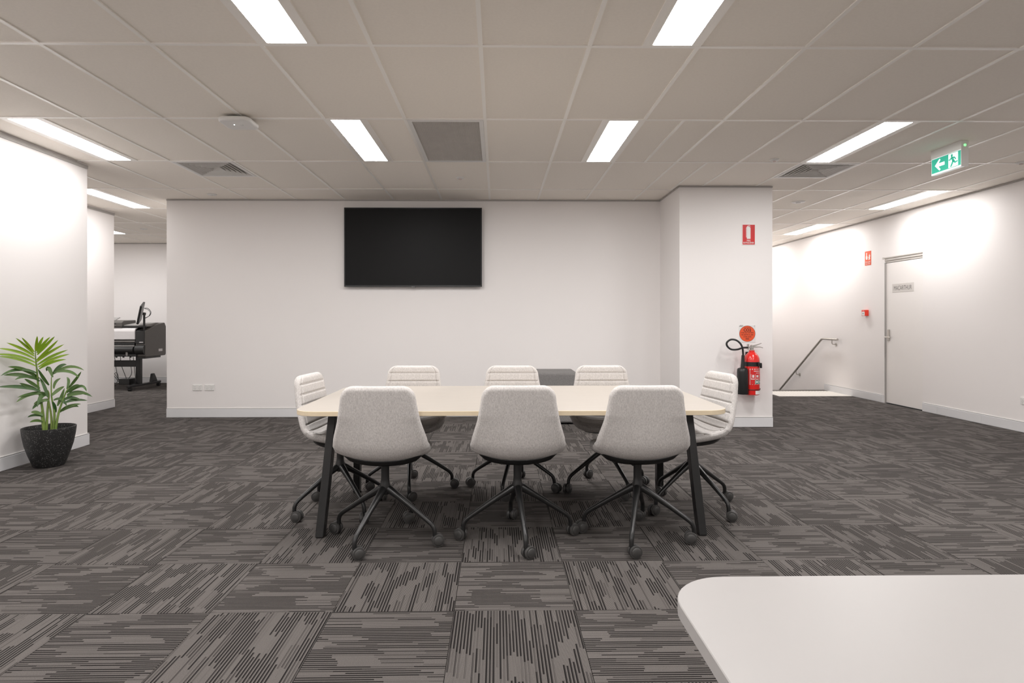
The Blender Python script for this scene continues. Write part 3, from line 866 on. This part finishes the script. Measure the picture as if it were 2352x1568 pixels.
MB().box(-qx,qx,-qy,qy,.030,.036).build('filter', mat('plenum_sheet_grey', (.30,.285,.265), .9, var=.15, scale=9), t)  # grey sheet for the plenum, lightened to brighten the grille

# wireless access point
t = thing('wireless_access_point', 'white rounded-square wireless access point under the ceiling', 'access point', (-1.925, 4.50, HC))
MB().prism(rounded(.118,.118,.055,8), lambda p, z: (p[0], p[1], z), -.048, -.014).build('housing', M['white'], t, smooth=50, bevel=.013, seg=4)
MB().prism(rounded(.07,.07,.02,4), lambda p, z: (p[0], p[1], z), -.016, 0).build('mount', M['blackplastic'], t)
MB().lathe([(.0045,-.0495),(.0045,-.0478)], 12, (-.028,-.012,0)).build('status_light', emit('ap_led', (.85,.95,1,1), 4), t)
lg_ = MB()
for k in range(3): lg_.box(.016+.008*k,.020+.008*k,-.012,.004,-.0486,-.0478)
lg_.build('logo', mat('logo_grey', (.5,.49,.48), .5), t)

def detector(x, y, prof, label, name='smoke_detector', cat='detector', ring=None):
    t = thing(name, label, cat, (x, y, HC+.006))
    MB().lathe([(r, z) for r, z in prof], 28).build('base', M['white'], t, smooth=40)
    if ring: MB().lathe(ring, 20).build('cap', mat('detector_cap', (.70,.60,.57), .5), t, smooth=40)
    return t
flatd = [(.055,0),(.055,-.006),(.048,-.010),(.012,-.010),(.011,-.016),(.002,-.017)]
detector(-3.403, 7.209, flatd, 'flat white ceiling disc above the left end of the back wall', 'sprinkler_cover', 'sprinkler')
detector(-.387, 6.326, [(.042,0),(.042,-.008),(.034,-.016),(.020,-.018)], 'small white ceiling sensor behind the return air grille', 'ceiling_sensor', 'sensor', [(.018,-.017),(.016,-.026),(.004,-.028)])
detector(2.608, 5.591, [(.042,0),(.042,-.008),(.034,-.016),(.020,-.018)], 'small white ceiling sensor left of the right air diffuser', 'ceiling_sensor', 'sensor', [(.018,-.017),(.016,-.026),(.004,-.028)])
detector(3.844, 7.583, [(.08,0),(.08,-.006),(.07,-.012),(.03,-.013),(.028,-.02),(.004,-.022)], 'flat white smoke detector right of the pillar top', 'smoke_detector', 'detector')
detector(-5.796, 9.918, flatd, 'small white ceiling disc over the plotter room', 'sprinkler_cover', 'sprinkler')
detector(5.015, 5.657, [(.042,0),(.042,-.008),(.034,-.016),(.020,-.018)], 'small white ceiling sensor at the right frame edge', 'ceiling_sensor', 'sensor', [(.018,-.017),(.016,-.026),(.004,-.028)])

# exit sign: face looks towards -X
t = thing('exit_sign', 'green and white running man exit sign hanging from the ceiling', 'exit sign', (3.90, 5.33, HC), -PI/2)
# local frame: x to the right along the face, y into the sign, z up
L_ = .352
MB().box(0,L_,0,.062,-.066,.006).build('housing', M['white'], t, bevel=.003)
MB().box(L_-.004,L_+.002,-.001,.063,-.214,.003).build('end_cap', M['white'], t, bevel=.003)
MB().box(0,L_-.004,.006,.040,-.212,-.066).build('light_panel', emit('panel_edge', (.93,1,.97,1), .35), t)
eg = emit('exit_green', (.035,.43,.29,1), .62, (.02,.3,.2)); ew = emit('exit_white', (.94,1,.98,1), .80)
fz = lambda q: [(a, b_-.205) for a, b_ in q]
flat('green_field', fz([(.006,.008),(L_-.008,.008),(L_-.008,.132),(.006,.132)]), eg, t, .0055, .001)
flat('arrow', fz([(.045,.070),(.100,.122),(.112,.112),(.088,.084),(.160,.084),(.160,.056),(.088,.056),(.112,.028),(.100,.018)]), ew, t, .0045)
flat('doorway', fz([(.205,.012),(.312,.012),(.312,.128),(.205,.128)]), ew, t, .0045)
man = [circ(.244,.111,.0125,14),
 [(.232,.094),(.240,.099),(.258,.099),(.274,.064),(.252,.056)],
 [(.234,.099),(.246,.092),(.230,.073),(.209,.074),(.208,.084),(.224,.085)],
 [(.250,.100),(.278,.094),(.294,.072),(.285,.066),(.271,.083),(.252,.088)],
 [(.250,.066),(.270,.062),(.256,.038),(.238,.014),(.224,.019),(.240,.046)],
 [(.256,.068),(.273,.066),(.287,.052),(.308,.057),(.311,.046),(.280,.037),(.262,.050)]]
for k, q in enumerate(man): flat('running_man', fz(q), eg, t, .0036)
MB().lathe([(.011,-.001),(.009,.004)], 18, (L_+.002,.031,-.035), 'x').build('indicator', emit('exit_led', (.1,1,.2,1), 1.6), t)

# palm leaflets and stems as (across, height) points in metres
PALM_TOP = [((-0.089,0.955),(-0.081,1.013),(-0.077,1.076)),((-0.097,0.945),(-0.141,1.013),(-0.173,1.066)),((-0.081,0.95),(-0.064,1.013),(-0.037,1.069)),((-0.097,0.926),(-0.157,1.008),(-0.209,1.063)),((-0.08,0.936),(-0.041,1.013),(0.007,1.066)),((-0.096,0.911),(-0.177,0.984),(-0.265,1.027)),((-0.077,0.921),(-0.017,1.003),(0.037,1.071)),((-0.093,0.887),(-0.193,0.965),(-0.317,0.984)),((-0.081,0.878),(-0.009,0.955),(0.059,1.042)),((-0.081,0.863),(-0.001,0.945),(0.099,1.005)),((-0.089,0.858),(-0.201,0.936),(-0.341,0.938)),((-0.075,0.839),(0.015,0.916),(0.123,0.957)),((-0.085,0.829),(-0.193,0.907),(-0.317,0.921)),((-0.069,0.82),(0.023,0.897),(0.135,0.921)),((-0.064,0.805),(0.015,0.873),(0.111,0.88))]
PALM_DARK = [((-0.077,0.771),(-0.201,0.849),(-0.301,0.771)),((-0.065,0.723),(-0.161,0.829),(-0.257,0.839)),((-0.089,0.723),(-0.185,0.781),(-0.285,0.771)),((-0.061,0.703),(-0.137,0.781),(-0.217,0.732)),((-0.061,0.645),(-0.121,0.703),(-0.157,0.737)),((-0.057,0.626),(-0.161,0.684),(-0.321,0.686)),((-0.065,0.626),(-0.129,0.665),(-0.189,0.703)),((-0.017,0.597),(-0.121,0.636),(-0.209,0.554)),((-0.009,0.587),(-0.105,0.626),(-0.201,0.592)),((-0.001,0.578),(-0.057,0.626),(-0.077,0.5)),((-0.001,0.665),(-0.041,0.723),(-0.073,0.81)),((0.023,0.732),(-0.009,0.858),(-0.017,0.781)),((0.023,0.752),(0.071,0.839),(0.119,0.829)),((0.031,0.761),(0.135,0.858),(0.235,0.781)),((0.031,0.771),(0.135,0.81),(0.199,0.723)),((0.031,0.636),(0.031,0.703),(0.079,0.718)),((0.119,0.626),(0.143,0.703),(0.119,0.723)),((0.127,0.626),(0.183,0.703),(0.216,0.771)),((0.119,0.597),(0.167,0.665),(0.203,0.66)),((0.135,0.597),(0.231,0.694),(0.251,0.602)),((0.119,0.578),(0.199,0.626),(0.295,0.549)),((0.119,0.568),(0.199,0.597),(0.263,0.583)),((0.087,0.529),(0.135,0.578),(0.215,0.529)),((0.095,0.51),(0.151,0.549),(0.263,0.515)),((0.071,0.433),(0.119,0.491),(0.215,0.496)),((0.087,0.442),(0.151,0.5),(0.199,0.471)),((-0.009,0.549),(-0.073,0.539),(-0.109,0.481)),((-0.001,0.539),(-0.057,0.558),(-0.101,0.52)),((-0.041,0.423),(-0.089,0.462),(-0.117,0.452)),((-0.041,0.413),(-0.097,0.442),(-0.141,0.408)),((-0.041,0.365),(-0.081,0.399),(-0.125,0.384)),((0.031,0.539),(0.087,0.578),(0.119,0.481)),((0.055,0.491),(0.079,0.549),(0.103,0.636)),((-0.009,0.568),(-0.025,0.655),(-0.061,0.732)),((0.015,0.578),(0.055,0.626),(0.103,0.645)),((0.023,0.529),(0.039,0.491),(0.047,0.433))]
PALM_STEM = [((-0.029,0.302),(-0.045,0.481),(-0.069,0.645),(-0.08,0.8),(-0.088,0.897),(-0.089,0.965)),((-0.021,0.302),(-0.009,0.481),(-0.001,0.587),(-0.009,0.626)),((0.031,0.307),(0.035,0.433),(0.016,0.578),(0.015,0.732)),((0.043,0.307),(0.063,0.433),(0.111,0.597),(0.135,0.636)),((0.019,0.307),(0.015,0.394),(-0.001,0.529),(-0.005,0.568)),((-0.037,0.307),(-0.049,0.433),(-0.041,0.471))]

# ------------------------------------------------------------------ potted palm by the left wall
t = thing('potted_palm', 'young green palm in a speckled black pot beside the left wall', 'plant', (-3.712, 5.02, 0), math.atan2(.6, .8))
def m_pot():
    m = bpy.data.materials.new('speckled_pot'); N, L, B = nodes(m)
    B.inputs['Roughness'].default_value = .5
    tc = N.new('ShaderNodeTexCoord'); vo = N.new('ShaderNodeTexVoronoi'); vo.inputs['Scale'].default_value = 190
    L.new(tc.outputs['Object'], vo.inputs['Vector'])
    sz = N.new('ShaderNodeSeparateColor'); L.new(vo.outputs['Color'], sz.inputs[0])
    th = N.new('ShaderNodeMath'); th.operation = 'MULTIPLY'; th.inputs[1].default_value = .36; L.new(sz.outputs[0], th.inputs[0])
    lt = N.new('ShaderNodeMath'); lt.operation = 'LESS_THAN'; L.new(vo.outputs['Distance'], lt.inputs[0]); L.new(th.outputs[0], lt.inputs[1])
    g = N.new('ShaderNodeMath'); g.operation = 'GREATER_THAN'; g.inputs[1].default_value = .55; L.new(sz.outputs[1], g.inputs[0])
    mu = N.new('ShaderNodeMath'); mu.operation = 'MULTIPLY'; L.new(lt.outputs[0], mu.inputs[0]); L.new(g.outputs[0], mu.inputs[1])
    mx = N.new('ShaderNodeMix'); mx.data_type = 'RGBA'; mx.inputs[6].default_value = (.014,.014,.014,1); mx.inputs[7].default_value = (.45,.44,.42,1)
    L.new(mu.outputs[0], mx.inputs[0]); L.new(mx.outputs[2], B.inputs['Base Color'])
    return m
pp = [(.01,0),(.103,0),(.111,.010),(.143,.10),(.167,.18),(.181,.26),(.187,.312),(.187,.322),(.181,.323),(.176,.312),(.172,.26),(.01,.255)]
MB().lathe(pp, 48).build('pot', m_pot(), t, smooth=40)
MB().lathe([(.172,.262),(.10,.272),(.01,.275)], 30).build('soil', mat('soil', (.02,.016,.012), .95, var=.4, scale=60, bump=1, bscale=90), t, smooth=60)
def m_leaf(name, c0, c1, tr):
    m = bpy.data.materials.new(name); N, L, B = nodes(m)
    B.inputs['Roughness'].default_value = .42
    B.inputs['Subsurface Weight'].default_value = 0
    tc = N.new('ShaderNodeTexCoord'); nz = N.new('ShaderNodeTexNoise'); nz.inputs['Scale'].default_value = 14
    oi = N.new('ShaderNodeObjectInfo')
    ad = N.new('ShaderNodeMath'); ad.operation = 'ADD'; L.new(nz.outputs['Fac'], ad.inputs[0])
    ml = N.new('ShaderNodeMath'); ml.operation = 'MULTIPLY_ADD'; ml.inputs[1].default_value = .8; ml.inputs[2].default_value = -.4; L.new(oi.outputs['Random'], ml.inputs[0])
    L.new(ml.outputs[0], ad.inputs[1]); L.new(tc.outputs['Object'], nz.inputs['Vector'])
    mx = N.new('ShaderNodeMix'); mx.data_type = 'RGBA'; mx.inputs[6].default_value = (*c0, 1); mx.inputs[7].default_value = (*c1, 1)
    L.new(ad.outputs[0], mx.inputs[0]); L.new(mx.outputs[2], B.inputs['Base Color'])
    tl = N.new('ShaderNodeBsdfTranslucent'); L.new(mx.outputs[2], tl.inputs[0])
    ms = N.new('ShaderNodeMixShader'); ms.inputs[0].default_value = tr
    out = N['Material Output']; L.new(B.outputs[0], ms.inputs[1]); L.new(tl.outputs[0], ms.inputs[2]); L.new(ms.outputs[0], out.inputs[0])
    return m
LB = m_leaf('palm_leaf_young', (.22,.40,.012), (.38,.54,.03), .3)
LD = m_leaf('palm_leaf', (.035,.105,.022), (.13,.22,.055), .2)
SM = m_leaf('palm_stem', (.16,.26,.05), (.28,.36,.10), .05)
def leaflet(b, c, e, width, g0, g1, m):
    # b base, c control, e tip in (h, z); g: depth towards the viewer side
    n = 9; pts = []
    for k in range(n+1):
        s = k/n
        h = (1-s)**2*b[0]+2*s*(1-s)*c[0]+s*s*e[0]; z = (1-s)**2*b[1]+2*s*(1-s)*c[1]+s*s*e[1]
        pts.append(Vector((h, -(g0+(g1-g0)*s**1.3), z)))
    vs, fs = [], []
    for k, p in enumerate(pts):
        s = k/n
        w = width*(math.sin(PI*min(1, (s*.86+.10)))**.8) if k < n else .0004
        a = pts[max(k-1,0)]; q = pts[min(k+1,n)]; tg = (q-a).normalized()
        sd = tg.cross(Vector((.25,-1,.35))).normalized(); up = sd.cross(tg).normalized()
        for u, f in ((-1,.22),(0,0),(1,.22)):
            vs.append(p+sd*(w*u)+up*(w*f)-up*.0005)
        for u, f in ((-1,.22),(0,0),(1,.22)):
            vs.append(p+sd*(w*u*.98)+up*(w*f)+up*.0005)
    for k in range(n):
        a = k*6; q = a+6
        for i in (0, 1):
            fs += [(a+i, a+i+1, q+i+1, q+i), (a+3+i, q+3+i, q+4+i, a+4+i)]
        fs += [(a, q, q+3, a+3), (a+2, a+5, q+5, q+2)]
    return MB().add(vs, fs).build('leaflet', m, t, smooth=70)
rg = random.Random(3)
for k, (b_, c_, e_) in enumerate(PALM_TOP):
    leaflet(b_, c_, e_, .0098+.0018*rg.random(), .02, .10+.06*rg.random() if e_[0] < -.12 else .02+.10*rg.random(), LB)
for k, (b_, c_, e_) in enumerate(PALM_DARK):
    g = rg.uniform(-.05, .10)
    if e_[0] < -.15: g = rg.uniform(.08, .16)
    leaflet(b_, c_, e_, rg.uniform(.010,.0165), rg.uniform(-.02,.04), g, LD)
for st_ in PALM_STEM:
    g0 = rg.uniform(-.03,.04); pts = [(h, -g0*(1-k/len(st_))-.02*k/len(st_), z) for k, (h, z) in enumerate(st_)]
    pts[0] = (pts[0][0]*.9, pts[0][1], .262)
    q = catmull(pts, 5); MB().tube(q, [.0105-.0075*i/(len(q)-1) for i in range(len(q))], 8).build('stem', SM, t, smooth=60)

# ------------------------------------------------------------------ large format plotter in the back left room
t = thing('large_format_plotter', 'dark grey large format plotter on a wheeled stand in the back left room', 'plotter', (-6.06, 10.42, 0))
pg_ = mat('plotter_grey', (.115,.108,.100), .45, var=.05); pd_ = mat('plotter_dark', (.020,.020,.020), .35); pw_ = mat('plotter_white', (.74,.72,.72), .4)
pl = mat('plotter_light_grey', (.30,.29,.28), .45)
LW = -1.75
ex = lambda p, x: (x, p[0], p[1])
MB().prism([(.0,.60),(.02,.575),(.62,.575),(.64,.60),(.645,1.10),(.60,1.17),(.40,1.145),(.06,1.04),(.0,1.03)], ex, -.17, 0).build('end_housing', pg_, t, bevel=.012, seg=3)
MB().prism([(-.012,.80),(-.012,1.025),(.05,1.045),(.05,.80)], ex, -.165, -.012).build('control_panel', pd_, t, bevel=.008)
MB().prism([(.03,.545),(.50,.545),(.50,.58),(.03,.58)], ex, -.15, -.02).build('lower_tray', pd_, t)
mb = MB(); mb.tube([(-.16,.02,.70),(-.01,.02,.70)], .085, 24); mb.build('lower_cover', M['blackplastic'], t, smooth=40)
MB().prism([(.10,.60),(.62,.60),(.62,1.10),(.10,1.08)], ex, LW, -.17).build('main_body', pd_, t)
MB().prism([(-.012,.885),(-.004,.875),(.02,.885),(.02,1.04),(.10,1.085),(.42,1.10),(.42,1.115),(.08,1.10),(.0,1.06),(-.012,1.02)], ex, LW, -.175).build('front_cover', pw_, t, bevel=.006)
for zz, yy, rr, m_ in ((.845,.03,.022,pl),(.795,.02,.02,pd_),(.70,.0,.058,pd_),(.765,.005,.012,pl)):
    MB().tube([(LW,yy,zz),(-.19,yy,zz)], rr, 20).build('roller', m_, t, smooth=40)
MB().box(LW,-.14,-.03,.05,.585,.625).build('media_rail', pd_, t, bevel=.004)
for k in range(6): MB().lathe([(.016,-.01),(.016,.01)], 14, (-.25-.12*k,-.01,.582), 'x').build('guide_wheel', pd_, t)
MB().prism([(-.035,.60),(-.018,.60),(-.024,.66),(-.012,.73),(-.03,.735),(-.042,.665)], ex, -.315, -.285).build('lever', pl, t)
MB().box(LW,-.44,.02,.42,1.105,1.135).build('top_deck', pg_, t, bevel=.004)
MB().prism([(.0,1.10),(.0,1.175),(.06,1.205),(.40,1.215),(.40,1.10)], ex, LW, -.40).build('scanner_unit', pg_, t, bevel=.012, seg=3)
for k in range(2): MB().box(LW,-.50,-.006,.002,1.120+.028*k,1.130+.028*k).build('scanner_slot', pl if k == 0 else pd_, t)
MB().prism([(.16,1.21),(.30,1.262),(.31,1.255),(.17,1.205)], ex, -.80, -.62).build('paper_tray', pl, t)
MB().prism([(.05,1.10),(.05,1.125),(.42,1.17),(.50,1.165),(.50,1.10)], ex, -.42, -.05).build('top_shelf', pl, t, bevel=.004)
MB().box(-.42,.0,.02,.05,1.085,1.115).build('shelf_edge', pd_, t, bevel=.003)
mn = MB(); mn.tube([(-.045,.04,1.02),(-.045,.04,1.30)], .017, 12); mn.tube([(-.045,.04,1.30),(-.045,.05,1.34)], .024, 12); mn.build('monitor_post', pd_, t, smooth=40)
mo = MB().box(-.17,.17,-.016,.016,-.165,.165).build('monitor', pd_, t, bevel=.006, loc=(-.115,.06,1.335), rot=(math.radians(-12), math.radians(14), math.radians(-68)))
MB().box(-.16,.16,-.0185,-.015,-.155,.155).build('display', mat('display_grey', (.42,.41,.40), .3), mo)
cb = MB(); cb.tube(catmull([(-.06,.07,1.42),(-.0,.07,1.415),(.05,.07,1.36),(.045,.06,1.30),(.0,.05,1.265),(-.04,.045,1.25)], 6), .005, 8)
cb.tube(catmull([(-.06,.08,1.41),(.0,.08,1.39),(.035,.08,1.34),(.02,.06,1.28),(-.04,.045,1.24)], 6), .004, 8); cb.build('monitor_cable', pd_, t, smooth=60)
MB().box(-.245,-.165,.12,.20,.095,.60).build('stand_column', pd_, t, bevel=.012)
MB().box(LW,-.235,.12,.19,.40,.51).build('stand_crossbar', pd_, t, bevel=.01)
MB().box(-.235,-.165,-.16,.78,.062,.10).build('stand_foot', pd_, t, bevel=.006)
for yy in (-.12, .74):
    c = MB(); c.tube([(-.2,yy,.066),(-.2,yy,.05)], .012, 10); c.lathe([(.008,-.026),(.03,-.026),(.032,-.018),(.032,.018),(.03,.026),(.008,.026)], 20, (-.2,yy+.012,.0325), 'x')
    c.build('caster', pd_, t, smooth=40)
MB().prism([(.50,.10),(.68,.10),(.62,.20),(.58,.25),(.54,.24)], ex, -.225, -.175).build('brake_pedal', pd_, t, bevel=.004)
MB().box(-.46,-.28,.0,.22,.10,.20).build('power_box', pd_, t, bevel=.006)
MB().box(-.30,-.20,.04,.10,.085,.11).build('box_bracket', pd_, t)
for k, (x0, x1, x2) in enumerate(((-.62,-.55,-.50),(-.52,-.42,-.36),(-.36,-.30,-.36),(-.74,-.62,-.52),(-.30,-.24,-.21))):
    MB().tube(catmull([(x0,.14,.60),(x0+.03,.13,.42),(x1,.10,.28),(x2,.08,.16),(x2+.02,.10,.12)], 6), .005, 6).build('cable', pd_, t, smooth=60)
MB().tube(catmull([(-.66,.1,.20),(-.58,.12,.30),(-.53,.1,.22),(-.56,.1,.12),(-.64,.1,.16),(-.60,.1,.28),(-.50,.1,.14)], 6), .005, 6).build('cable', pd_, t, smooth=60)
MB().tube(catmull([(-.50,.06,.12),(-.60,.0,.05),(-.75,-.04,.012),(-1.1,-.02,.008),(-1.4,.05,.008)], 6), .006, 6).build('power_cord', pd_, t, smooth=60)
MB().box(.0003,.0018,.40,.52,.655,.70).build('side_sticker', pw_, t)
MB().box(-.10,-.035,-.0128,-.012,.825,.838).build('front_badge', pw_, t)
